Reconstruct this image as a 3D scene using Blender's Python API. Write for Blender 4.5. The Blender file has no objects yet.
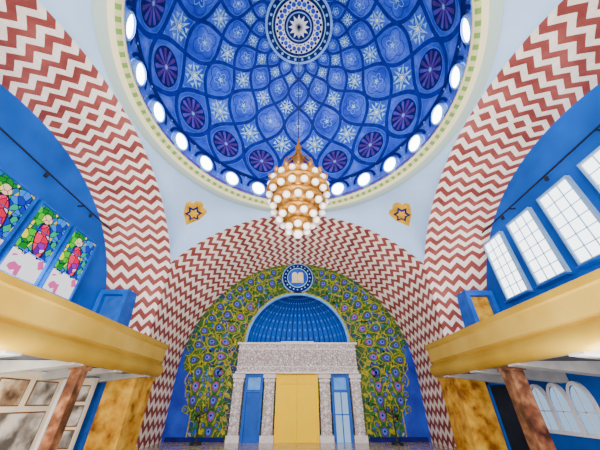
import bpy, math, random
from math import sin, cos, pi, sqrt, atan, exp, tan, log
random.seed(4)
S=9.1; FL=-.176
def P(x,y,z): return (x*S,y*S,(z-FL)*S)
YC=.62; A=.70
# ---------------------------------------------------------------- materials
class NB:
    def __init__(s,name):
        s.mat=bpy.data.materials.new(name); s.mat.use_nodes=True
        s.nt=s.mat.node_tree; s.nt.nodes.clear()
        s.out=s.nt.nodes.new('ShaderNodeOutputMaterial')
    def n(s,t,**k):
        nd=s.nt.nodes.new(t)
        for a,b in k.items(): setattr(nd,a,b)
        return nd
    def put(s,sock,v):
        if isinstance(v,(int,float)): sock.default_value=v
        elif isinstance(v,tuple): sock.default_value=v if len(v)==4 or len(sock.default_value)==3 else (*v,1)
        else: s.nt.links.new(v,sock)
    def m(s,op,a,b=None,c=None):
        nd=s.n('ShaderNodeMath',operation=op); s.put(nd.inputs[0],a)
        if b is not None: s.put(nd.inputs[1],b)
        if c is not None: s.put(nd.inputs[2],c)
        return nd.outputs[0]
    def mix(s,f,a,b):
        nd=s.n('ShaderNodeMixRGB'); s.put(nd.inputs[0],f); s.put(nd.inputs[1],a); s.put(nd.inputs[2],b); return nd.outputs[0]
    def uv(s):
        t=s.n('ShaderNodeTexCoord'); x=s.n('ShaderNodeSeparateXYZ'); s.nt.links.new(t.outputs['UV'],x.inputs[0])
        return x.outputs[0],x.outputs[1],t.outputs['UV']
    def obj(s):
        return s.n('ShaderNodeTexCoord').outputs['Object']
    def noise(s,vec,scale,detail=3):
        nd=s.n('ShaderNodeTexNoise'); s.nt.links.new(vec,nd.inputs['Vector']); nd.inputs['Scale'].default_value=scale; nd.inputs['Detail'].default_value=detail
        return nd.outputs[0]
    def vor(s,vec,scale,feature='F1'):
        nd=s.n('ShaderNodeTexVoronoi',feature=feature); s.nt.links.new(vec,nd.inputs['Vector']); nd.inputs['Scale'].default_value=scale
        return nd
    def ramp(s,f,stops,const=False):
        nd=s.n('ShaderNodeValToRGB'); s.nt.links.new(f,nd.inputs[0]); e=nd.color_ramp.elements
        while len(e)<len(stops): e.new(.5)
        for i,(p,c) in enumerate(stops): e[i].position=p; e[i].color=(*c,1)
        if const: nd.color_ramp.interpolation='CONSTANT'
        return nd.outputs[0]
    def bsdf(s,col,rough=.6,metal=0,bump=None,bs=.3,dist=.05,spec=.3):
        b=s.n('ShaderNodeBsdfPrincipled'); s.put(b.inputs['Base Color'],col); s.put(b.inputs['Roughness'],rough); b.inputs['Metallic'].default_value=metal
        b.inputs['Specular IOR Level'].default_value=spec
        if bump is not None:
            bp=s.n('ShaderNodeBump'); bp.inputs['Strength'].default_value=bs; bp.inputs['Distance'].default_value=dist
            s.nt.links.new(bump,bp.inputs['Height']); s.nt.links.new(bp.outputs[0],b.inputs['Normal'])
        s.nt.links.new(b.outputs[0],s.out.inputs[0]); return s.mat
    def emit(s,col,st):
        b=s.n('ShaderNodeEmission'); s.put(b.inputs[0],col); b.inputs[1].default_value=st
        s.nt.links.new(b.outputs[0],s.out.inputs[0]); return s.mat
def plain(name,c,rough=.6,metal=0,var=.12,scale=3,spec=.2,bs=.1):
    b=NB(name); o=b.obj(); n=b.noise(o,scale,4)
    d=tuple(x*(1-var*2) for x in c); l=tuple(min(1,x*(1+var)) for x in c)
    col=b.ramp(n,[(.3,d),(.7,l)])
    return b.bsdf(col,rough,metal,n,bs,.03,spec)
def zigzag(name):
    b=NB(name); u,v,uv=b.uv()
    t=b.m('PINGPONG',b.m('DIVIDE',v,.058),.5)
    s_=b.m('FRACT',b.m('ADD',b.m('DIVIDE',u,.057),b.m('MULTIPLY',t,1.10)))
    k=b.m('GREATER_THAN',s_,.51)
    n=b.noise(uv,9,3)
    br=b.n('ShaderNodeTexBrick'); mp=b.n('ShaderNodeMapping'); b.nt.links.new(uv,mp.inputs[0]); b.nt.links.new(mp.outputs[0],br.inputs['Vector'])
    br.inputs['Scale'].default_value=1; br.inputs['Brick Width'].default_value=.0285; br.inputs['Row Height'].default_value=.0145; br.inputs['Mortar Size'].default_value=.0007
    br.inputs['Color1'].default_value=(.86,.86,.86,1); br.inputs['Color2'].default_value=(1,1,1,1); br.inputs['Mortar'].default_value=(.78,.76,.74,1)
    red=b.ramp(n,[(.3,(.19,.036,.032)),(.5,(.27,.058,.050)),(.7,(.36,.095,.080))])
    wh=b.ramp(n,[(.3,(.82,.70,.60)),(.7,(.96,.87,.79))])
    c=b.mix(k,red,wh)
    mu=b.n('ShaderNodeMixRGB',blend_type='MULTIPLY'); mu.inputs[0].default_value=.8; b.nt.links.new(c,mu.inputs[1]); b.nt.links.new(br.outputs[0],mu.inputs[2])
    return b.bsdf(mu.outputs[0],.65,spec=.15)
M={}
M['zig']=zigzag('zigzag_painted_plaster')
M['pend']=plain('pale_blue_plaster',(.40,.58,.84),.7,var=.05,scale=.5,bs=.02)
M['wall']=plain('cobalt_plaster',(.003,.085,.48),.6,var=.18,scale=.5,spec=.12)
M['wall2']=plain('aisle_blue',(.008,.09,.46),.6,var=.12)
def dome_mat():
    b=NB('dome_blue_paint'); u,v,uv=b.uv(); o=b.obj()
    n=b.noise(o,.9,4)
    c=b.ramp(n,[(.3,(.016,.035,.42)),(.5,(.030,.085,.66)),(.7,(.10,.18,.82))])
    vv=b.vor(o,2.8,'DISTANCE_TO_EDGE').outputs['Distance']
    c=b.mix(b.m('MULTIPLY',b.m('LESS_THAN',vv,.03),.35),c,(.006,.02,.30))
    return b.bsdf(c,.6,spec=.12)
M['dome']=dome_mat()
M['navy']=plain('navy_paint',(.004,.007,.12),.6,var=.2,spec=.1)
M['lattice']=plain('lattice_deep_blue',(.006,.016,.24),.6,var=.2,spec=.1)
M['mid']=plain('mid_blue_paint',(.015,.065,.62),.5,var=.2)
M['peri']=plain('periwinkle_paint',(.06,.14,.76),.5,var=.15)
M['lite']=plain('light_blue_paint',(.18,.40,.96),.5,var=.15)
M['aqua']=plain('aqua_paint',(.28,.68,.95),.5,var=.2)
M['white']=plain('white_paint',(.82,.84,.90),.5,var=.05)
M['purple']=plain('violet_paint',(.08,.04,.40),.5,var=.2)
M['plum']=plain('plum_paint',(.07,.018,.20),.5,var=.2)
M['brass']=plain('brass',(.46,.20,.02),.36,.6,var=.25,scale=6,spec=.5)
M['star']=plain('gold_star_paint',(.62,.31,.0),.5,var=.2)
M['cream']=plain('cream_trim',(.80,.70,.42),.6,var=.1)
M['black']=plain('black_metal',(.012,.013,.018),.5,var=.1)
M['bracket']=plain('white_concrete',(.48,.48,.47),.7,var=.1)
M['ceil']=plain('balcony_soffit_paint',(.09,.10,.14),.8,var=.1)
M['yellow']=plain('yellow_door_paint',(1.0,.62,.0),.7,var=.02,spec=.05)
M['doorblue']=plain('blue_door_paint',(.004,.09,.50),.5,var=.12,spec=.15)
M['skyblue']=plain('pale_blue_paint',(.10,.34,.85),.5,var=.1)
M['winframe']=plain('grey_blue_window_paint',(.22,.38,.62),.5,var=.08)
M['green']=plain('green_mosaic',(.018,.13,.014),.5,var=.3,scale=6)
M['lime']=plain('lime_mosaic',(.34,.31,.006),.5,var=.3,scale=6)
M['pink']=plain('rose_mosaic',(.30,.03,.22),.5,var=.3,scale=6)
M['globe']=NB('opal_glass_globe').bsdf((.95,.92,.85),.2,spec=.6)
b=NB('brown_marble'); o=b.obj(); n=b.noise(o,3.5,8); M['marble']=b.bsdf(b.ramp(n,[(.35,(.04,.012,.006)),(.5,(.15,.05,.02)),(.64,(.33,.15,.07))]),.3,spec=.4)
b=NB('yellow_marble'); o=b.obj(); n=b.noise(o,2.2,8); M['ymarble']=b.bsdf(b.ramp(n,[(.33,(.20,.06,.004)),(.47,(.56,.26,.012)),(.66,(.80,.48,.05))]),.4,spec=.25)
def gold(name,a,b_,c,v,metal):
    b=NB(name); o=b.obj(); n=b.noise(o,.6,4); n2=b.noise(o,6,4)
    return b.bsdf(b.ramp(n,[(.3,a),(.5,b_),(.7,c)]),.38,metal,n2,v,.02,.3)
M['parapet']=gold('parapet_gold',(.42,.235,.012),(.52,.31,.022),(.62,.40,.045),.15,.35)
M['parapet2']=gold('parapet_tan_painted',(.46,.27,.025),(.55,.35,.045),(.64,.43,.08),.08,.15)
b=NB('carved_stone'); o=b.obj(); vo=b.vor(o,7.5,'DISTANCE_TO_EDGE').outputs['Distance']; n=b.noise(o,12,4)
c=b.ramp(vo,[(0,(.24,.18,.17)),(.12,(.52,.45,.44)),(.35,(.76,.71,.71))])
M['carved']=b.bsdf(c,.6,0,vo,.8,.08)
M['stone']=plain('pale_stone',(.70,.65,.65),.6,var=.1,scale=5)
b=NB('peacock_mosaic'); o=b.obj(); sx_=b.n('ShaderNodeSeparateXYZ'); b.nt.links.new(o,sx_.inputs[0])
vo=b.vor(o,2.6,'DISTANCE_TO_EDGE').outputs['Distance']; v2=b.vor(o,6,'F1').outputs['Distance']; n=b.noise(o,1.2,3)
base=b.ramp(n,[(.34,(.010,.02,.16)),(.48,(.010,.060,.030)),(.66,(.05,.11,.010))])
c=b.mix(b.m('LESS_THAN',vo,.03),base,(.36,.25,.01))
c=b.mix(b.m('LESS_THAN',v2,.14),c,(.22,.26,.03))
e1=b.m('SUBTRACT',b.m('ABSOLUTE',sx_.outputs[0]),b.m('ADD',b.m('MULTIPLY',sx_.outputs[2],.30),b.m('MULTIPLY',b.noise(o,2.0,2),1.0)))
k=b.m('GREATER_THAN',e1,4.6)
c=b.mix(k,c,b.ramp(n,[(.3,(.008,.015,.26)),(.7,(.02,.06,.48))]))
M['mosaic']=b.bsdf(c,.55,spec=.15)
b=NB('shell_niche_paint'); u,v,uv=b.uv()
fx=b.m('SUBTRACT',b.m('FRACT',u),.5); fy=b.m('SUBTRACT',b.m('FRACT',b.m('MULTIPLY',v,9)),.5)
d=b.m('SQRT',b.m('ADD',b.m('MULTIPLY',fx,fx),b.m('MULTIPLY',fy,fy)))
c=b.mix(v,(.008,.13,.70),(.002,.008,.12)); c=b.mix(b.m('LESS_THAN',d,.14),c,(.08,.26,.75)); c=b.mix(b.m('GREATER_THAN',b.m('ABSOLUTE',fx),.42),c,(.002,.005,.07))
M['shell']=b.bsdf(c,.6,spec=.1)
b=NB('floor_polished_stone'); o=b.obj(); br=b.n('ShaderNodeTexBrick'); b.nt.links.new(o,br.inputs['Vector']); br.inputs['Scale'].default_value=1.0; br.offset=0
br.inputs['Color1'].default_value=(.36,.30,.25,1); br.inputs['Color2'].default_value=(.44,.38,.32,1); br.inputs['Mortar'].default_value=(.15,.12,.1,1); br.inputs['Brick Width'].default_value=.8; br.inputs['Row Height'].default_value=.8; br.inputs['Mortar Size'].default_value=.01
M['floor']=b.bsdf(br.outputs[0],.15,spec=.6)
b=NB('cornice_paint'); u,v,uv=b.uv()
fu=b.m('FRACT',u); k=b.m('LESS_THAN',b.m('ABSOLUTE',b.m('SUBTRACT',fu,.5)),.26)
c=b.ramp(v,[(0,(.40,.52,.46)),(.16,(.80,.75,.44)),(.30,(.16,.30,.06)),(.46,(.82,.76,.48)),(.60,(.38,.42,.06)),(.76,(.80,.76,.52)),(.86,(.10,.16,.40))],True)
band=b.m('MULTIPLY',b.m('GREATER_THAN',v,.30),b.m('LESS_THAN',v,.76))
c=b.mix(b.m('MULTIPLY',b.m('MULTIPLY',k,band),.6),c,(.82,.73,.36))
M['cornice']=b.bsdf(c,.6,spec=.15)
M['day']=NB('daylight_glass').emit((.90,.95,1.0),5.0)
M['day2']=NB('bright_skylight_glass').emit((.93,.96,1.0),14.0)
M['dim']=NB('clear_glass_daylight').emit((.42,.66,.98),1.0)
def stained():
    b=NB('stained_glass'); u,v,uv=b.uv()
    nz=b.n('ShaderNodeTexNoise'); b.nt.links.new(uv,nz.inputs['Vector']); nz.inputs['Scale'].default_value=3
    sc=b.n('ShaderNodeMapping'); b.nt.links.new(uv,sc.inputs[0]); sc.inputs['Scale'].default_value=(1,1.7,1)
    vo=b.vor(sc.outputs[0],6.5); hs=b.n('ShaderNodeSeparateColor'); b.nt.links.new(vo.outputs['Color'],hs.inputs[0]); r=hs.outputs[0]
    greens=b.ramp(r,[(0,(.01,.22,.02)),(.30,(.04,.55,.02)),(.55,(.85,.80,.01)),(.8,(.01,.14,.45))],True)
    blues=b.ramp(r,[(0,(.01,.03,.45)),(.3,(.02,.20,.85)),(.60,(.01,.40,.20)),(.82,(.75,.60,.01))],True)
    figs=b.ramp(r,[(0,(.70,.01,.06)),(.25,(.28,.01,.45)),(.45,(.90,.55,.75)),(.6,(.90,.03,.10)),(.8,(.12,.01,.30))],True)
    bg=b.mix(b.m('GREATER_THAN',b.m('ADD',u,b.m('MULTIPLY',v,-.55)),.12),greens,blues)
    # leaning robed figure with a round head
    dx=b.m('SUBTRACT',u,b.m('MULTIPLY_ADD',v,-.45,.80)); dy=b.m('SUBTRACT',v,.56)
    dd=b.m('ADD',b.m('POWER',b.m('DIVIDE',dx,.19),2),b.m('POWER',b.m('DIVIDE',dy,.23),2))
    ring=b.m('MULTIPLY',b.m('LESS_THAN',dd,1.35),b.m('GREATER_THAN',dd,1))
    c=b.mix(b.m('LESS_THAN',dd,1),bg,figs); c=b.mix(ring,c,(.015,.01,.04))
    hx=b.m('SUBTRACT',u,.40); hy=b.m('SUBTRACT',v,.86)
    hd=b.m('ADD',b.m('POWER',b.m('DIVIDE',hx,.13),2),b.m('POWER',b.m('DIVIDE',hy,.07),2))
    c=b.mix(b.m('LESS_THAN',hd,1),c,(.92,.62,.40))
    low=b.m('LESS_THAN',b.m('ADD',v,b.m('MULTIPLY',b.m('SUBTRACT',nz.outputs[0],.5),.35)),.32)
    c=b.mix(low,c,b.mix(b.m('GREATER_THAN',r,.88),(.93,.93,1.0),(.70,.10,.35)))
    ed=b.vor(sc.outputs[0],6.5,'DISTANCE_TO_EDGE').outputs['Distance']
    c=b.mix(b.m('MULTIPLY',b.m('LESS_THAN',ed,.04),b.m('SUBTRACT',1,low)),c,(.01,.01,.03))
    return b.emit(c,1.6)
M['stained']=stained()
def photo_mat(name,c1,c2,c3):
    b=NB(name); o=b.obj(); n=b.noise(o,1.8,6)
    return b.bsdf(b.ramp(n,[(.38,c1),(.5,c2),(.62,c3)]),.5)
M['ph1']=photo_mat('archive_photo',(.09,.05,.03),(.40,.26,.15),(.80,.68,.50)); M['ph2']=photo_mat('archive_photo_grey',(.10,.09,.08),(.38,.34,.30),(.80,.75,.68))
M['board']=plain('exhibition_board',(.92,.80,.58),.6,var=.04)
M['wood']=plain('brown_wood',(.20,.09,.04),.5,var=.2)
# ---------------------------------------------------------------- mesh helpers
def empty(name,loc=(0,0,0)):
    e=bpy.data.objects.new(name,None); bpy.context.collection.objects.link(e); return e
def mesh(name,vs,fs,mat,parent=None,uvs=None,smooth=False,raw=False):
    me=bpy.data.meshes.new(name); me.from_pydata([v if raw else P(*v) for v in vs],[],fs)
    if uvs:
        l=me.uv_layers.new(name='UVMap')
        for lp in me.loops: l.data[lp.index].uv=uvs[lp.vertex_index]
    if isinstance(mat,str): mat=M[mat]
    me.materials.append(mat)
    if smooth:
        for p in me.polygons: p.use_smooth=True
    me.update()
    o=bpy.data.objects.new(name,me); bpy.context.collection.objects.link(o)
    if parent: o.parent=parent
    return o
class MB:
    def __init__(s): s.v=[]; s.f=[]; s.uv=[]
    def box(s,x0,x1,y0,y1,z0,z1):
        n=len(s.v)
        for x in (x0,x1):
            for y in (y0,y1):
                for z in (z0,z1): s.v.append((x,y,z)); s.uv.append((0,0))
        for q in ((0,1,3,2),(4,6,7,5),(0,4,5,1),(2,3,7,6),(0,2,6,4),(1,5,7,3)): s.f.append(tuple(n+i for i in q))
        return s
    def add(s,vs,fs,uv=None):
        n=len(s.v); s.v+=vs; s.f+=[tuple(n+i for i in q) for q in fs]; s.uv+=uv if uv else [(0,0)]*len(vs); return s
    def make(s,name,mat,parent=None,smooth=False): return mesh(name,s.v,s.f,mat,parent,s.uv,smooth)
def lathe(profile,n,cx,cy,uscale=1,seg=None):
    vs=[];fs=[];uv=[];m=len(profile)
    for i in range(n+1):
        a=2*pi*i/n
        for j,(r,z) in enumerate(profile):
            vs.append((cx+r*sin(a),cy+r*cos(a),z)); uv.append((i/n*uscale,j/(m-1)))
    for i in range(n):
        for j in range(m-1):
            fs.append((i*m+j,(i+1)*m+j,(i+1)*m+j+1,i*m+j+1))
    return vs,fs,uv
def sphere(mb,c,r,nu=12,nv=8,sz=1):
    pr=[(r*sin(pi*j/nv)+1e-5,c[2]-r*sz*cos(pi*j/nv)) for j in range(nv+1)]
    mb.add(*lathe(pr,nu,c[0],c[1]))
# ---------------------------------------------------------------- room shell
WX=.95; FY=1.8; BY=-.56
mesh('floor',[(-1,BY,FL),(1,BY,FL),(1,FY+.02,FL),(-1,FY+.02,FL)],[(0,1,2,3)],'floor')
RN=.90; CN=.07; RF=.72; CF=.14
tipa=math.asin(A/RN); ztip=CN+RN*cos(tipa)
def arch_profile():
    half=[]
    n=30; fa=math.acos((ztip-.02-CF)/RF)
    for i in range(n+1):
        t=i/n; half.append((RN*sin(tipa*t),CN+RN*cos(tipa*t),RF*sin(fa*t),CF+RF*cos(fa*t),RN*tipa*t))
    zf0=ztip-.02
    for i in range(1,31):
        t=i/30; zn=ztip+(FL-ztip)*t; zf=zf0+(FL-zf0)*t
        xf=sqrt(RF*RF-(zf-CF)**2) if zf>CF else RF
        half.append((A,zn,xf,zf,RN*tipa+(ztip-zn)))
    return [(-a,b,-c,d,u) for a,b,c,d,u in reversed(half)]+half[1:]
def build_arch(depth,axis,sign,name):
    pr=arch_profile(); vs=[];fs=[];uv=[];K=9
    for (nx,nz,fx,fz,u) in pr:
        for k in range(K):
            t=k/(K-1); w=nx+(fx-nx)*t; z=nz+(fz-nz)*t; d=A+(depth-A)*t
            if axis=='y': vs.append((w,YC+sign*d,z))
            else: vs.append((sign*d,YC+w,z))
            uv.append((u+2,(d-A)+.01))
    for i in range(len(pr)-1):
        for k in range(K-1):
            q=(i*K+k,(i+1)*K+k,(i+1)*K+k+1,i*K+k+1); fs.append(q)
    mesh(name,vs,fs,'zig',None,uv)
build_arch(FY-YC,'y',1,'zigzag_arch'); build_arch(YC-BY,'y',-1,'zigzag_arch')
build_arch(WX,'x',-1,'zigzag_arch'); build_arch(WX,'x',1,'zigzag_arch')
RR=.672; ZR=.985
vs=[];fs=[];uv=[];NT=192;K=14
def pend(a,t):
    c,s_=cos(a),sin(a); k=A/max(abs(c),abs(s_)); x=k*s_; y=k*c; w=min(abs(x),abs(y))
    zl=CN+sqrt(RN*RN-w*w); r=k+(RR-k)*(1-cos(t*pi/2)); z=zl+(ZR-zl)*sin(t*pi/2)
    return (r*s_,YC+r*c,z)
for i in range(NT+1):
    for j in range(K+1):
        vs.append(pend(2*pi*i/NT,j/K))
for i in range(NT):
    for j in range(K):
        fs.append((i*(K+1)+j,(i+1)*(K+1)+j,(i+1)*(K+1)+j+1,i*(K+1)+j+1))
mesh('ceiling_pendentives',vs,fs,'pend',smooth=True)
from mathutils import Vector
def star_on_pend(a):
    t=math.asin((.915-ztip)/(ZR-ztip))*2/pi
    p=Vector(pend(a,t)); du=(Vector(pend(a+.02,t))-Vector(pend(a-.02,t))).normalized(); dv=(Vector(pend(a,t+.03))-Vector(pend(a,t-.03))).normalized()
    n=du.cross(dv).normalized(); cen=Vector((0,YC,.6))
    if n.dot(cen-p)<0: n=-n
    e=empty('pendentive_star')
    for nm,R,ri,off,mt,N in (('points',.106,.061,.010,'star',6),('inner_star',.048,.028,.018,'navy',6),('boss',.030,.018,.024,'star',6),):
        v=[tuple(p+n*(off+.004))]; m=2*N
        for i in range(m):
            r=R if i%2==0 else ri; q=pi*i/N+pi/2
            v.append(tuple(p+n*off+du*r*cos(q)+dv*r*sin(q)))
        v+= [tuple(Vector(x)-n*(off+.004)) for x in v[1:]]
        f=[(0,1+i,1+(i+1)%m) for i in range(m)]+[(1+i,1+m+i,1+m+(i+1)%m,1+(i+1)%m) for i in range(m)]
        mesh(nm,v,f,mt,e)
for q in range(4): star_on_pend(pi/4+q*pi/2)
cp=[(.70,.975),(.668,.972),(.655,.980),(.640,.984),(.630,.992),(.626,1.002),(.628,1.014),(.640,1.022),(.650,1.032),(.652,1.04)]
v,f,u=lathe(cp,192,0,YC,110); mesh('trim_dome_cornice',v,f,'cornice',None,u,True)
# dome
dome=empty('ceiling_dome')
ZD=1.17; RD=.66
v,f,u=lathe([(.655,1.035),(.66,1.10),(.66,ZD)],192,0,YC); mesh('drum',v,f,'peri',dome,u,True)
v,f,u=lathe([(RD*cos(e*pi/2/48)+1e-5,ZD+RD*sin(e*pi/2/48)) for e in range(49)],128,0,YC); mesh('shell',v,f,'dome',dome,u,True)
def dp(th,e,off): 
    r=(RD-off); return (r*cos(e)*sin(th),YC+r*cos(e)*cos(th),ZD+r*sin(e))
class DomePaint:
    def __init__(s): s.L={}
    def b(s,m): 
        if m not in s.L: s.L[m]=MB()
        return s.L[m]
    def poly(s,m,th,e,pts,off,rot=0):
        v=[dp(th,e,off)]; ce=max(.05,cos(e))
        for x,y in pts:
            X=x*cos(rot)-y*sin(rot);Y=x*sin(rot)+y*cos(rot)
            v.append(dp(th+X/(RD*ce),e+Y/RD,off))
        n=len(pts); s.b(m).add(v,[(0,1+i,1+(i+1)%n) for i in range(n)])
    def ribbon(s,m,pts,w,off):
        v=[];n=len(pts)
        for i,(th,e) in enumerate(pts):
            a=pts[max(0,i-1)];b_=pts[min(n-1,i+1)]; dx=(b_[0]-a[0])*cos(e);dy=b_[1]-a[1];l=sqrt(dx*dx+dy*dy)+1e-9
            nx,ny=-dy/l,dx/l; ww=(w(i/(n-1)) if callable(w) else w)/2/RD
            for sg in (-1,1): v.append(dp(th+sg*nx*ww/max(.1,cos(e)),e+sg*ny*ww,off))
        s.b(m).add(v,[(2*i,2*i+1,2*i+3,2*i+2) for i in range(n-1)])
    def ring(s,m,e0,e1,off,n=96):
        K_=max(1,int((e1-e0)/math.radians(1.0)))
        v=[]
        for i in range(n+1):
            for j in range(K_+1): v.append(dp(2*pi*i/n,e0+(e1-e0)*j/K_,off))
        s.b(m).add(v,[(i*(K_+1)+j,i*(K_+1)+j+1,(i+1)*(K_+1)+j+1,(i+1)*(K_+1)+j) for i in range(n) for j in range(K_)])
D=DomePaint()
N=16; CC=.78
def g2e(g): return 2*atan(exp(g*2*pi/(N*CC)))-pi/2
GM=CC*N/2/pi*log(tan(pi/4+math.radians(74)/2))
def wav(g): return .10*sin(2*pi*g)
for k in range(N):
    for sg in (-1,1):
        pts=[]
        for i in range(81):
            g=GM*i/80; pts.append((2*pi/N*(k+sg*(g+wav(g))),g2e(g)))
        D.ribbon('peri',pts,lambda t:.032-.016*t,.004); D.ribbon('lattice',pts,lambda t:.025-.012*t,.006)
def starp(n,R,r): return [((R if i%2==0 else r)*sin(pi*i/n),(R if i%2==0 else r)*cos(pi*i/n)) for i in range(2*n)]
def circ(R,n=20): return [(R*sin(2*pi*i/n),R*cos(2*pi*i/n)) for i in range(n)]
def petal(n,R,k=.35): return [(R*(1-k+k*abs(cos(n*t/2)))*sin(t),R*(1-k+k*abs(cos(n*t/2)))*cos(t)) for t in [2*pi*i/60 for i in range(60)]]
def outline(m,th,e,pts,w,off):
    ce=max(.12,cos(e)); pl=[(th+x/(RD*ce),e+y/RD) for x,y in pts+pts[:1]]; D.ribbon(m,pl,w,off)
for row in range(1,8):
    g=row*.5
    if g>GM-.25: break
    e=g2e(g); sc=cos(e)
    for k in range(N):
        th=2*pi/N*(k+(0.5 if (row%2)==0 else 0.0))
        c=.12*sc
        if row==1:
            D.poly('peri',th,e-.01,circ(.092,32),.0045); D.poly('navy',th,e-.01,circ(.088,32),.0065)
            for j in range(12):
                a=2*pi*j/12; D.poly('purple' if j%2 else 'plum',th,e-.01,[(.022*sin(a-.2),.022*cos(a-.2)),(.076*sin(a-.13),.076*cos(a-.13)),(.082*sin(a),.082*cos(a)),(.076*sin(a+.13),.076*cos(a+.13)),(.022*sin(a+.2),.022*cos(a+.2))],.008)
            D.poly('lite',th,e-.01,starp(8,.014,.007),.010)
        else:
            if row%2==0:
                outline('lite',th,e,petal(4,c*.94,.30),.0035*(.5+sc*.5),.005)
                D.poly('aqua',th,e,starp(6,c*.66,c*.17),.006); D.poly('mid',th,e,starp(6,c*.30,c*.11),.0075); D.poly('white',th,e,starp(6,c*.20,c*.07),.009)
                for j in range(6):
                    a=2*pi*j/6+pi/6; D.poly('aqua',th+c*.46*sin(a)/(RD*sc),e+c*.46*cos(a)/RD,starp(3,c*.15,c*.06),.0065)
            else:
                outline('lattice',th,e,petal(4,c*.82,.36),.0035*(.5+sc*.5),.005)
                outline('lite',th,e,petal(5,c*.46,.55),.0030,.006); D.poly('aqua',th,e,starp(5,c*.22,c*.08),.008)
r_=math.radians
D.ring('lite',r_(72.6),r_(74.2),.010); D.ring('navy',r_(73.8),r_(90)-.0001,.012); D.ring('aqua',r_(76.0),r_(76.5),.016); D.ring('white',r_(77.8),r_(82.3),.016)
for j in range(24): 
    th=2*pi*j/24; D.poly('mid',th,r_(80.0),circ(.013,10),.020)
    D.poly('navy',th+pi/24,r_(81.6),circ(.005,8),.020);D.poly('navy',th+pi/24,r_(78.6),circ(.008,8),.020);D.poly('lite',th+pi/24,r_(74.9),circ(.008,8),.016)
D.ring('lite',r_(83.4),r_(84),.016)
for m,bb in D.L.items(): bb.make('painted_ornament_'+m,m,dome)
zt=ZD+RD-.020; rs=MB()
for j in range(12):
    th=2*pi*j/12
    q=[(-.006,.010),(.006,.010),(.010,.035),(0,.062),(-.010,.035)]
    rs.add([(a*cos(th)+b_*sin(th),YC-a*sin(th)+b_*cos(th),zt) for a,b_ in q],[(0,1,2,3,4)])
rs.make('crown_rosette','white',dome)
NW=24
fr=MB();gl=MB();ar=MB();dots=MB()
for k in range(NW):
    th=2*pi*(k+.5)/NW
    def dr(x,z,off): 
        t=th+x/.65; return ((.655-off)*sin(t),YC+(.655-off)*cos(t),z)
    zc=1.088; 
    def shape(R,off,zz=zc): return [dr(R*cos(a),zz+R*1.2*sin(a),off) for a in [2*pi*i/24 for i in range(24)]]
    o1=shape(.045,.016);o2=shape(.038,.020);o3=shape(.045,-.002)
    fr.add(o1+o2,[(i,(i+1)%24,24+(i+1)%24,24+i) for i in range(24)]); fr.add(o3+o1,[(i,(i+1)%24,24+(i+1)%24,24+i) for i in range(24)])
    g=shape(.039,.012); gl.add(g,[tuple(range(24))])
    A1=[dr(.072*cos(a),1.09+.078*sin(a),.006) for a in [pi*i/16 for i in range(17)]];A2=[dr(.058*cos(a),1.09+.064*sin(a),.008) for a in [pi*i/16 for i in range(17)]]
    ar.add(A1+A2,[(i,i+1,18+i,17+i) for i in range(16)])
    for zz in (1.055,1.075,1.13,1.15):
        c=[dr(.0854+.005*cos(a),zz+.005*sin(a),.010) for a in [2*pi*i/8 for i in range(8)]]; dots.add(c,[tuple(range(8))])
fr.make('oculus_frames','lite',dome); gl.make('window_oculi_glass','day2',dome); ar.make('oculus_hoods','navy',dome); dots.make('drum_dots','lite',dome)
v,f,u=lathe([(.655,1.160),(.646,1.174),(.655,1.188)],128,0,YC); mesh('dome_spring_moulding',v,f,'navy',dome,u,True)
v,f,u=lathe([(.652,1.035),(.642,1.044),(.65,1.052)],128,0,YC); mesh('drum_base_moulding',v,f,'purple',dome,u,True)
# ---------------------------------------------------------------- side walls
for sx,nm in ((-1,'left'),(1,'right')):
    x=sx*(WX+.03); MB().box(min(sx*WX,x),max(sx*WX,x),BY,FY-.2,FL,1.0).make('wall_'+nm,'wall')
MB().box(-1,1,BY-.02,BY,FL,1.0).make('wall_rear','wall')
win=0
def window(sx,y0,y1,z0,z1,glass,fmat,mull):
    global win; win+=1
    e=empty('window_%d'%win); xi=lambda d: sx*(WX-d)
    g=mesh('glass',[(xi(.010),y0,z0),(xi(.010),y1,z0),(xi(.010),y1,z1),(xi(.010),y0,z1)],[(0,1,2,3)],glass,e,[(0,0),(1,0),(1,1),(0,1)])
    fm=MB(); w=.007
    def bx(a,b,c,d,dd=.018): fm.box(min(xi(.001),xi(dd)),max(xi(.001),xi(dd)),a,b,c,d)
    bx(y0-w,y0,z0-w,z1+w);bx(y1,y1+w,z0-w,z1+w);bx(y0,y1,z0-w,z0);bx(y0,y1,z1,z1+w)
    for i in range(1,mull[0]): yy=y0+(y1-y0)*i/mull[0]; bx(yy-.0014,yy+.0014,z0,z1,.013)
    for i in range(1,mull[1]): zz=z0+(z1-z0)*i/mull[1]; bx(y0,y1,zz-.0012,zz+.0012,.013)
    fm.make('frame',fmat,e)
    MB().box(min(xi(.001),xi(.030)),max(xi(.001),xi(.030)),y0-.012,y1+.012,z0-.016,z0-.009).make('sill','doorblue',e)
for (a,b_) in ((.59,.73),(.76,.90),(.93,1.07),(.42,.56)): window(-1,a,b_,.345,.605,'stained','doorblue',(1,3))
for (a,b_) in ((1.02,1.14),(.84,.96),(.66,.78),(.48,.60)): window(1,a,b_,.38,.65,'day','winframe',(3,6))
for sx in (-1,1):
    e=empty('track_light'); mb=MB(); X=sx*.92; mb.box(X-.0025,X+.0025,.0,1.235,.698,.702)
    for yy in (.1,.5,.9,1.2): mb.box(min(X,sx*.949),max(X,sx*.949),yy-.002,yy+.002,.698,.702)
    mb.make('rail','black',e)
    hd=MB()
    for yy in (.2,.45,.7,.95,1.15):
        v,f,u=lathe([(1e-4,.680),(.007,.680),(.007,.692),(.003,.697)],12,X,yy); hd.add(v,f,u)
    hd.make('spot_heads','black',e)
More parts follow.
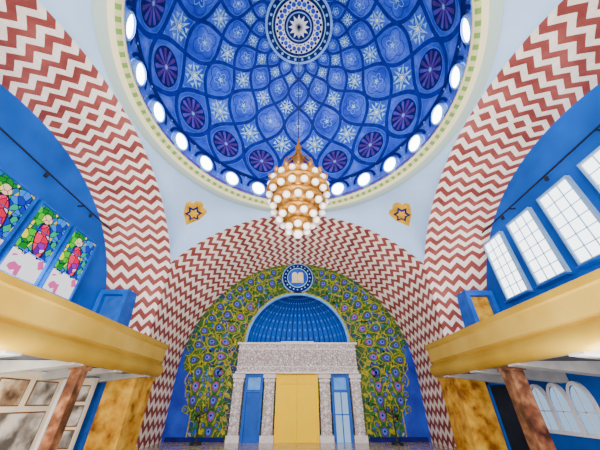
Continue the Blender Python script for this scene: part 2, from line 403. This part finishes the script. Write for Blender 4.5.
# ---------------------------------------------------------------- balconies
prof=[(.66,.100),(.645,.092),(.630,.093),(.619,.103),(.614,.118),(.617,.133),(.626,.142),(.634,.146),(.634,.152),(.626,.156),(.626,.205),(.618,.209),(.616,.226),(.66,.226),(.66,.115),(WX-.001,.115),(WX-.001,.100)]
for sx,nm in ((-1,'l'),(1,'r')):
    e=empty('balcony')
    y0,y1=-.3,1.375
    def strip(idx,name,mat,sm=False):
        v=[]
        for y in (y0,y1):
            for i in idx: v.append((sx*prof[i][0],y,prof[i][1]))
        m=len(idx)
        return mesh(name,v,[(i,i+1,m+i+1,m+i) for i in range(m-1)],mat,e,None,sm)
    strip(list(range(0,9)),'rolled_moulding','parapet',True); strip(list(range(8,12)),'parapet_panel','parapet2'); strip([11,12,13,14],'handrail','parapet'); strip([14,15],'deck','ceil'); strip([16,0],'soffit','ceil')
    m=MB(); m.add([(sx*a,y1,b_) for a,b_ in prof[:15]]+[(sx*.66,y1,.10)],[tuple(range(15))]); m.make('end_cap','parapet',e)
    br=MB(); yy=.02
    while yy<1.28:
        w=.020; X1=sx*.632;X2=sx*(WX-.004)
        v=[]
        for y in (yy-w,yy+w): v+=[(X1,y,.0985),(X2,y,.0985),(X2,y,.055),(X1,y,.088)]
        br.add(v,[(0,1,2,3),(7,6,5,4),(0,3,7,4),(3,2,6,7),(1,0,4,5),(2,1,5,6)]); yy+=.21
    br.make('cantilever_beams','bracket',e)
    for yy in (.22,.92):
        hw=.015 if sx<0 else .021
        c=MB(); X=sx*.665; c.box(X-hw,X+hw,yy-hw,yy+hw,FL+.02,.08); c.box(X-hw-.006,X+hw+.006,yy-hw-.006,yy+hw+.006,FL,FL+.02);c.box(X-hw-.006,X+hw+.006,yy-hw-.006,yy+hw+.006,.08,.0920)
        c.make('marble_pillar','marble')
    c=MB(); a,b_=sorted((sx*.672,sx*.79)); c.box(a,b_,1.275,1.43,FL+.02,.0975); c.box(a-.006,b_+.006,1.269,1.436,FL,FL+.02); c.box(a-.006,b_+.006,1.269,1.436,.082,.0935); c.make('golden_marble_pier','ymarble')
    a,b_=sorted((sx*.80,sx*(WX-.002))); MB().box(a,b_,1.30,1.315,FL,.0995).make('wall_aisle_end','wall2')
    d=empty('door_%d'%(1 if sx<0 else 2)); a,b_=sorted((sx*.81,sx*.945))
    m=MB(); m.box(a,b_,1.225,1.33,.425,.450); m.box(a,a+.020,1.225,1.33,.115,.425); m.box(b_-.020,b_,1.225,1.33,.115,.425); m.make('frame','doorblue',d)
    MB().box(a+.020,b_-.020,1.25,1.26,.115,.425).make('leaf','wall2' if sx<0 else 'ymarble',d)
d=empty('door_3'); m=MB(); m.box(.802,.812,1.288,1.2995,FL,.07);m.box(.892,.902,1.288,1.2995,FL,.07);m.box(.802,.902,1.288,1.2995,.06,.075);m.make('frame','doorblue',d); MB().box(.812,.892,1.295,1.2995,FL,.06).make('leaf','black',d)
e=empty('window_9'); fm=MB();gm=MB()
X=WX-.002
for i in range(3):
    yc=1.035+.088*i; r=.035; h=-.005
    pts=[(yc-r,-.085),(yc+r,-.085)]+[(yc+r*cos(a),h+r*1.5*sin(a)) for a in [pi*j/12 for j in range(13)]]
    po=[(yc-r-.008,-.095),(yc+r+.008,-.095)]+[(yc+(r+.008)*cos(a),h+(r+.008)*1.5*sin(a)) for a in [pi*j/12 for j in range(13)]]
    n=len(pts); fm.add([(X-.012,*p) for p in pts]+[(X-.012,*p) for p in po]+[(X,*p) for p in po],[(j,(j+1)%n,n+(j+1)%n,n+j) for j in range(n)]+[(n+j,n+(j+1)%n,2*n+(j+1)%n,2*n+j) for j in range(n)])
    fm.box(X-.010,X-.008,yc-.002,yc+.002,-.085,h+r*1.4)
    fm.box(X-.010,X-.008,yc-r,yc+r,-.030,-.026)
    gm.add([(X-.006,*p) for p in pts],[tuple(range(n))])
fm.make('frame','white',e); gm.make('glass','dim',e)
def exhib(name,quad,pics,thick=.012):
    e=empty(name)
    (ax,ay),(bx_,by)=quad[0],quad[1]; z0,z1=quad[2]
    dx,dy=bx_-ax,by-ay; L=sqrt(dx*dx+dy*dy); tx,ty=dx/L,dy/L; nx,ny=ty,-tx
    def pt(s,z,o): return (ax+tx*s*L+nx*o,ay+ty*s*L+ny*o,z)
    def slab(s0,s1,a,b,o0,o1,nm,mt):
        m=MB(); v=[pt(s,z,o) for s in (s0,s1) for z in (a,b) for o in (o0,o1)]
        m.add(v,[(0,1,3,2),(4,6,7,5),(0,4,5,1),(2,3,7,6),(0,2,6,4),(1,5,7,3)]); m.make(nm,mt,e)
    slab(0,1,z0,z1,0,thick,'board','board'); slab(-.01,1.01,z0-.006,z0,-.002,thick+.004,'rail_low','wood'); slab(-.01,1.01,z1,z1+.006,-.002,thick+.010,'rail_top','white')
    slab(0,.012,z0,z1,thick,thick+.010,'stile_1','white'); slab(.988,1,z0,z1,thick,thick+.010,'stile_2','white'); slab(.494,.506,z0,z1,thick,thick+.010,'stile_3','white')
    slab(.05,.08,FL,z0-.006,0,thick,'leg_1','black'); slab(.92,.95,FL,z0-.006,0,thick,'leg_2','black')
    for i,(s0,s1,a,b) in enumerate(pics):
        za,zb=z0+(z1-z0)*a,z0+(z1-z0)*b
        slab(s0-.008,s1+.008,za-.004,zb+.004,thick,thick+.0025,'mount_%d'%(i+1),'wood'); slab(s0,s1,za,zb,thick,thick+.004,'photo_%d'%(i+1),'ph1' if i%2==0 else 'ph2')
exhib('exhibition_panel',((-.89,.60),(-.89,1.16),(-.15,.080)),[(.06,.46,.08,.52),(.54,.94,.08,.52),(.06,.25,.62,.90),(.30,.46,.62,.90),(.55,.72,.62,.90),(.78,.94,.62,.90)])
exhib('exhibition_panel',((-.945,1.25),(-.812,1.25),(-.16,.075)),[(.08,.44,.08,.30),(.56,.92,.1,.3),(.08,.46,.37,.62),(.55,.93,.37,.62),(.10,.44,.70,.93),(.56,.9,.7,.9)])
# ---------------------------------------------------------------- front wall with niche
NR=.325; NZ=.30; bx=MB(); n=48
inn=[(NR*cos(pi*i/n),NZ+NR*sin(pi*i/n)) for i in range(n+1)]
def outer(i):
    a=pi*i/n; c,s_=cos(a),sin(a); k=min(.9/max(1e-6,abs(c)),.72/max(1e-6,s_)); return (k*c,NZ+k*s_)
out=[outer(i) for i in range(n+1)]
bx.add([(x,FY,z) for x,z in inn]+[(x,FY,z) for x,z in out],[(i,i+1,n+2+i,n+1+i) for i in range(n)])
bx.add([(-.9,FY,FL),(.9,FY,FL),(.9,FY,NZ),(-.9,FY,NZ)],[(0,1,2,3)])
bx.make('wall_front','mosaic')
ark=empty('torah_ark')
vs=[];fs=[];uv=[];NA=96;NB_=16
for i in range(NA+1):
    a=pi*i/NA
    for j in range(NB_+1):
        b_=pi/2*j/NB_; r=NR*(1-.03*abs(sin(12*a))*cos(b_)) if 0<j else NR
        vs.append((r*cos(a)*sin(b_),FY+r*.8*sin(a)*sin(b_),NZ+NR*cos(b_))); uv.append((a/pi*24,1-j/NB_))
for i in range(NA):
    for j in range(NB_): fs.append((i*(NB_+1)+j,(i+1)*(NB_+1)+j,(i+1)*(NB_+1)+j+1,i*(NB_+1)+j+1))
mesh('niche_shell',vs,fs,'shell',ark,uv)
def archring(r0,r1,y,name,mat,zc=NZ):
    m=MB(); k=40; v=[]
    for i in range(k+1):
        a=pi*i/k
        for r,yy in ((r0,FY),(r0,y),(r1,y),(r1,FY)): v.append((r*cos(a),yy,zc+r*sin(a)))
    m.add(v,[(4*i+q,4*i+4+q,4*i+5+q,4*i+1+q) for i in range(k) for q in range(3)]); m.make(name,mat,ark)
archring(.318,.330,FY-.018,'niche_trim','skyblue'); archring(.330,.342,FY-.012,'niche_gold_band','lime')
F=FY
MB().box(-.350,.350,F-.07,F-.001,.145,.290).make('frieze','carved',ark)
MB().box(-.362,.362,F-.082,F-.0005,.290,.300).box(-.356,.356,F-.078,F-.0005,.136,.145).box(-.1,.1,F-.085,F-.0005,.300,.305).box(-.353,.353,F-.074,F-.0005,.262,.267).box(-.353,.353,F-.074,F-.0005,.168,.172).make('frieze_cornice','stone',ark)
rel=MB()
for k in range(11):
    xc=-.315+.63*k/10
    v,f,u=lathe([(1e-4,.012),(.012,.010),(.018,.004),(.022,.006),(.026,0)],16,0,0)
    rel.add([(xc+a,F-.07-c,.2175+b_*1.5) for a,b_,c in v],f)
rel.make('frieze_rosettes','carved',ark)
pil=MB();cap=MB();ros=MB()
for (a,b_) in ((-.372,-.302),(-.195,-.122),(.122,.195),(.302,.372)):
    pil.box(a+.008,b_-.008,F-.04,F-.001,FL+.03,.115); cap.box(a,b_,F-.048,F-.001,FL,FL+.03); cap.box(a,b_,F-.048,F-.001,.115,.136)
    cap.box(a+.004,b_-.004,F-.045,F-.001,.098,.108)
    for k in range(6):
        zc=FL+.055+.037*k; xc=(a+b_)/2
        v,f,u=lathe([(1e-4,.010),(.010,.008),(.018,.0)],4,0,0); ros.add([(xc+p,F-.04-r,zc+q) for p,q,r in v],f)
pil.make('pilaster_shafts','carved',ark); cap.make('pilaster_capitals','stone',ark); ros.make('pilaster_diamonds','stone',ark)
d=empty('door_4'); MB().box(-.108,.108,F-.03,F-.001,FL,.134).make('leaf','yellow',d); MB().box(-.120,-.108,F-.038,F-.001,FL,.135).box(.108,.120,F-.038,F-.001,FL,.135).make('frame','yellow',d)
MB().box(-.001,.001,F-.0315,F-.03,FL+.01,.12).box(-.1,.1,F-.0315,F-.03,.085,.0865).make('panel_joints','star',d)
for sx,i in ((-1,5),(1,6)):
    d=empty('door_%d'%i); a,b_=sorted((sx*.197,sx*.300))
    m=MB(); m.box(a,a+.014,F-.036,F-.001,FL,.135).box(b_-.014,b_,F-.036,F-.001,FL,.135).box(a+.014,b_-.014,F-.036,F-.001,.12,.135).box(a+.014,b_-.014,F-.036,F-.001,.045,.058); m.make('frame','doorblue',d)
    MB().box(a+.014,b_-.014,F-.022,F-.001,.058,.12).make('upper_panel','skyblue',d)
    MB().box(a+.014,b_-.014,F-.022,F-.001,FL,.045).make('leaf','doorblue' if sx<0 else 'dim',d)
    if sx>0: MB().box(.247,.252,F-.03,F-.022,FL,.045).box(a+.014,b_-.014,F-.03,F-.022,-.06,-.055).make('glazing_bars','doorblue',d)
e=empty('tablets_medallion'); zc=.745
def disc(r0,r1,y,name,mat,n=40):
    v=[]
    for i in range(n+1):
        a=2*pi*i/n
        for r,yy in ((r0,y),(r1,y),(r1,F)): v.append((r*cos(a),yy,zc+r*sin(a)))
    mesh(name,v,[(3*i+q,3*i+3+q,3*i+4+q,3*i+1+q) for i in range(n) for q in range(2)],mat,e)
disc(.0001,.113,F-.012,'rim','lite'); disc(.0001,.106,F-.016,'field','navy'); disc(.070,.075,F-.019,'inner_ring','aqua'); disc(.0001,.068,F-.020,'centre','mid')
tb=MB()
for sx in (-1,1):
    pts=[(sx*.021-.020,-.036),(sx*.021+.020,-.036)]+[(sx*.021+.020*cos(a),.018+.020*sin(a)) for a in [pi*j/8 for j in range(9)]]
    tb.add([(x,F-.028,zc+z) for x,z in pts],[tuple(range(len(pts)))]); 
tb.box(-.042,.042,F-.028,F-.020,zc-.042,zc-.034); tb.make('tablets','cream',e)
m=MB()
for k in range(20):
    a=2*pi*k/20; m.add([(.090*cos(a)+.005*cos(q),F-.018,zc+.090*sin(a)+.005*sin(q)) for q in [2*pi*i/8 for i in range(8)]],[tuple(range(8))])
m.make('dots','aqua',e)
W={}
def wp(m,x,z,ang,pts,off,dy=0):
    W.setdefault(m,MB()); x+=dy*sin(ang); z+=dy*cos(ang); v=[(x,F-off,z)]
    for a,b_ in pts: v.append((x+a*cos(ang)+b_*sin(ang),F-off,z-a*sin(ang)+b_*cos(ang)))
    n=len(pts); W[m].add(v,[(0,1+i,1+(i+1)%n) for i in range(n)])
def wline(m,pts,w,off):
    W.setdefault(m,MB()); v=[];n=len(pts)
    for i,(x,z) in enumerate(pts):
        a=pts[max(0,i-1)];b_=pts[min(n-1,i+1)];dx,dz=b_[0]-a[0],b_[1]-a[1];l=sqrt(dx*dx+dz*dz)+1e-9
        for s_ in (-1,1): v.append((x-s_*dz/l*w/2,F-off,z+s_*dx/l*w/2))
    W[m].add(v,[(2*i,2*i+1,2*i+3,2*i+2) for i in range(n-1)])
def drop(R,k=1.5): return [(R*sin(t)*(1+.30*cos(t)) ,R*k*cos(t)) for t in [2*pi*i/24 for i in range(24)]]
def leaf(R,k=2.0): return [(R*sin(t)*abs(sin(t))**.5,R*k*cos(t)) for t in [2*pi*i/16 for i in range(16)]]
def feather(x,z,ang,R,kind=0):
    # barbed peacock feather: stem, fringe, green vane, purple / blue eye
    wp('lime',x,z,ang,[(-R*.07,-R*2.4),(R*.07,-R*2.4),(R*.07,0),(-R*.07,0)],.0026)
    for j in range(-3,4):
        wp('lime' if j%2 else 'green',x,z,ang+j*.42,leaf(R*.20,2.6),.0028+.0001*j,R*.95)
    wp('lime',x,z,ang,drop(R,1.45),.0036);wp('green',x,z,ang,drop(R*.86,1.45),.005)
    wp('plum' if kind==0 else 'pink',x,z,ang,drop(R*.62,1.35),.007,R*.12);wp('peri',x,z,ang,drop(R*.40,1.2),.009,R*.2); wp('navy',x,z,ang,circ(R*.2,8),.011,R*.28)
def clear(x,z,pad=0):
    if z>NZ and x*x+(z-NZ)**2<(.346+pad)**2: return False
    if z<=NZ and abs(x)<.385+pad: return False
    if x*x+(z-.745)**2<(.118+pad)**2: return False
    lim=.70 if z<CF else sqrt(max(0,.70**2-(z-CF)**2))
    return abs(x)<lim-pad
for i in range(1700):
    x=random.uniform(0,.7); z=random.uniform(FL+.02,.86)
    if abs(x)>.585+.10*max(0,z) and z<.25: continue
    a=random.uniform(0,6.28); R=random.uniform(.005,.009); mt=random.choice(['green','green','green','lime','green','mid'])
    for sx in (-1,1):
        if clear(sx*x,z,.012): wp(mt,sx*x,z,sx*a,leaf(R),.0012+.0006*(i%3))
for rr,cnt,R,kd in ((.392,19,.022,0),(.465,19,.028,1),(.545,21,.030,0),(.625,25,.026,0)):
    for i in range(cnt):
        a=-.12+(pi+.24)*i/(cnt-1); x=rr*cos(a); z=.20+rr*sin(a)*(.62/.64)
        if z<.14 or not clear(x,z,R*1.15): continue
        feather(x,z,pi/2-a,R,kd)
for sx in (-1,1):
    for r0 in (.428,.505,.585,.655):
        pts=[]
        for i in range(120):
            a=-.2+(pi/2+.1)*i/119; rr=r0+.012*sin(a*34+r0*20); x=rr*cos(a);z=.20+rr*sin(a)*.97
            if not clear(x,z,.004): continue
            pts.append((sx*x,z))
        if len(pts)>3: wline('lime',pts,.006,.0024)
    for xc,cnt in ((.475,5),(.590,3)):
        wline('lime',[(sx*xc,FL+.02),(sx*xc,.18)],.006,.0024)
        for k in range(cnt):
            z=.14-k*.070
            feather(sx*xc,z,0,.030,k%2)
            for s2 in (-1,1): feather(sx*xc+s2*.034,z-.036,s2*.7,.014,0)
    for xc,top in ((.412,100),(.535,100)):
        wline('lime',[(sx*(xc+.010*sin(z*70)),z) for z in [FL+.02+.0035*i for i in range(top)]],.006,.0024)
        for k in range(12): wp('green' if k%2 else 'lime',sx*(xc+.014*(1 if k%2 else -1)),FL+.04+k*.028,(1 if k%2 else -1)*1.0,drop(.009,1.8),.003)
wall_orn=empty('peacock_mosaic_ornament')
for m,bb in W.items(): bb.make('motifs_'+m,m,wall_orn)
MB().box(-.70,-.39,F-.012,F-.001,FL,FL+.02).make('baseboard_left','navy'); MB().box(.39,.70,F-.012,F-.001,FL,FL+.02).make('baseboard_right','navy')
for sx in (-1,1):
    e=empty('menorah'); x0=sx*.50;y0=F-.12
    m=MB(); m.add(*lathe([(1e-4,FL+.012),(.028,FL+.008),(.030,FL),(1e-4,FL)],16,x0,y0)); m.add(*lathe([(.010,FL+.010),(.004,FL+.03),(.003,FL+.08),(.006,FL+.09),(.003,FL+.10),(.003,FL+.155),(1e-4,FL+.157)],12,x0,y0)); m.make('stem','black',e)
    m=MB()
    for R in (.015,.028,.041):
        v=[]
        for i in range(25):
            a=pi+pi*i/24
            for q in range(6):
                c=2*pi*q/6; rr=R+.0018*cos(c); v.append((x0+rr*cos(a),y0+.0018*sin(c),FL+.150+rr*sin(a)))
        m.add(v,[(6*i+q,6*i+(q+1)%6,6*i+6+(q+1)%6,6*i+6+q) for i in range(24) for q in range(6)])
    for xx in (-.041,-.028,-.015,0,.015,.028,.041): m.add(*lathe([(1e-4,FL+.15),(.003,FL+.152),(.004,FL+.158),(1e-4,FL+.158)],8,x0+xx,y0))
    m.make('branches','black',e)
# ---------------------------------------------------------------- chandelier
ch=empty('chandelier')
b_=MB()
tiers=[(.418,.030),(.450,.055),(.488,.077),(.530,.091)]
prof=[(1e-4,.386),(.010,.389),(.014,.397),(.007,.404)]
for z,r in tiers: prof+=[(r*.76,z-.004),(r*.98,z+.000),(r*1.06,z+.003),(r*1.08,z+.008),(r*1.04,z+.013),(r*.86,z+.015),(r*.80,z+.022)]
prof+=[(.078,.560),(.088,.564),(.092,.572),(.088,.580),(.070,.584),(.058,.592),(.050,.610),(.054,.616),(.050,.622),(.032,.634),(.022,.652),(.012,.672),(.018,.69),(.010,.705),(.006,.735),(.012,.752),(.004,.77),(.003,.80),(1e-4,.802)]
b_.add(*lathe(prof,48,0,YC)); b_.make('tiered_body','brass',ch,True)
g=MB();cups=MB()
for i,(z,r) in enumerate(tiers):
    n=max(6,int(2*pi*r/.0345)); rr=.0112
    for k in range(n):
        a=2*pi*(k+.5*(i%2))/n; X_,Y_=(r*.96)*sin(a),YC+(r*.96)*cos(a); sphere(g,(X_,Y_,z-.012),rr,12,8)
        cups.add(*lathe([(.0112,z-.008),(.0118,z-.003),(.005,z+.003)],10,X_,Y_))
sphere(g,(0,YC,.388),.013,12,8)
for k in range(16):
    a=2*pi*(k+.5)/16; X_,Y_=.088*sin(a),YC+.088*cos(a); sphere(g,(X_,Y_,.562),.0100,12,8)
    sphere(cups,(.092*sin(a+.196),YC+.092*cos(a+.196),.578),.007,8,6,1.6)
g.make('opal_globes','globe',ch,True); cups.make('globe_cups','brass',ch,True)
s_=MB()
for k in range(8):
    a=2*pi*k/8; pts=[]
    for i in range(13):
        t=i/12; r=.050*(1-t)**.7+.006+ .012*sin(pi*t*2); pts.append((r,.615+.12*t))
    v=[]
    for r,z in pts:
        for q in range(5):
            c=2*pi*q/5; v.append(((r+.0035*cos(c))*sin(a)+.0035*sin(c)*cos(a),YC+(r+.0035*cos(c))*cos(a)-.0035*sin(c)*sin(a),z))
    s_.add(v,[(5*i+q,5*i+(q+1)%5,5*i+5+(q+1)%5,5*i+5+q) for i in range(12) for q in range(5)])
    sphere(s_,(.056*sin(a),YC+.056*cos(a),.602),.009,8,6,1.6)
s_.make('crown_arms','brass',ch,True)
c=MB(); c.add(*lathe([(.0014,.80),(.0014,1.825)],8,0,YC)); 
for k in range(40): sphere(c,(0,YC,.81+k*.0253),.0025,6,4,1.6)
c.make('hanging_chain','black',ch)
# ---------------------------------------------------------------- lights
def area(name,loc,target,sx,sy,en,col=(1,1,1)):
    l=bpy.data.lights.new(name,'AREA'); l.shape='RECTANGLE'; l.size=sx*S; l.size_y=sy*S; l.energy=en; l.color=col
    o=bpy.data.objects.new(name,l); bpy.context.collection.objects.link(o); o.location=P(*loc)
    o.rotation_euler=(Vector(P(*target))-Vector(P(*loc))).to_track_quat('-Z','Y').to_euler()
area('added_rear_fill',(0,-.50,.35),(0,1.4,.5),1.2,.5,3100,(1,.96,.90))  # unseen area lamp added behind the camera to brighten the whole room
area('added_vault_fill_left',(-.80,.55,.14),(-.3,.62,1.2),.15,1.2,600,(1,.97,.93))  # fill added out of sight behind the parapet to lift the vaults
area('added_vault_fill_right',(.80,.55,.14),(.3,.62,1.2),.15,1.2,600,(1,.97,.93))  # matching added fill, hidden by the right parapet
area('added_dome_fill',(0,.30,-.16),(0,.62,1.5),.9,.6,1600,(1,.98,.95))  # out-of-frame panel of light added above the floor to brighten the dome
area('added_aisle_fill_left',(-.70,.7,.05),(-.90,.85,-.1),.06,.9,500,(1,.90,.74))  # added fill under the balcony, warms and brightens the exhibition boards
area('added_aisle_fill_right',(.74,.7,.05),(.86,.85,-.2),.06,.9,60,(1,.95,.88))  # weaker added fill to brighten the right aisle, no fixture modelled
w=bpy.data.worlds.new('World'); bpy.context.scene.world=w; w.use_nodes=True
w.node_tree.nodes['Background'].inputs[0].default_value=(.7,.85,1,1); w.node_tree.nodes['Background'].inputs[1].default_value=.6
# ---------------------------------------------------------------- camera
cam=bpy.data.cameras.new('camera'); cam.sensor_width=36; cam.lens=262/600*36; cam.clip_end=200; cam.clip_start=.05
co=bpy.data.objects.new('camera',cam); bpy.context.collection.objects.link(co); co.location=P(0,0,0)
co.rotation_euler=(math.radians(90+34.04),0,-.0095)
bpy.context.scene.camera=co
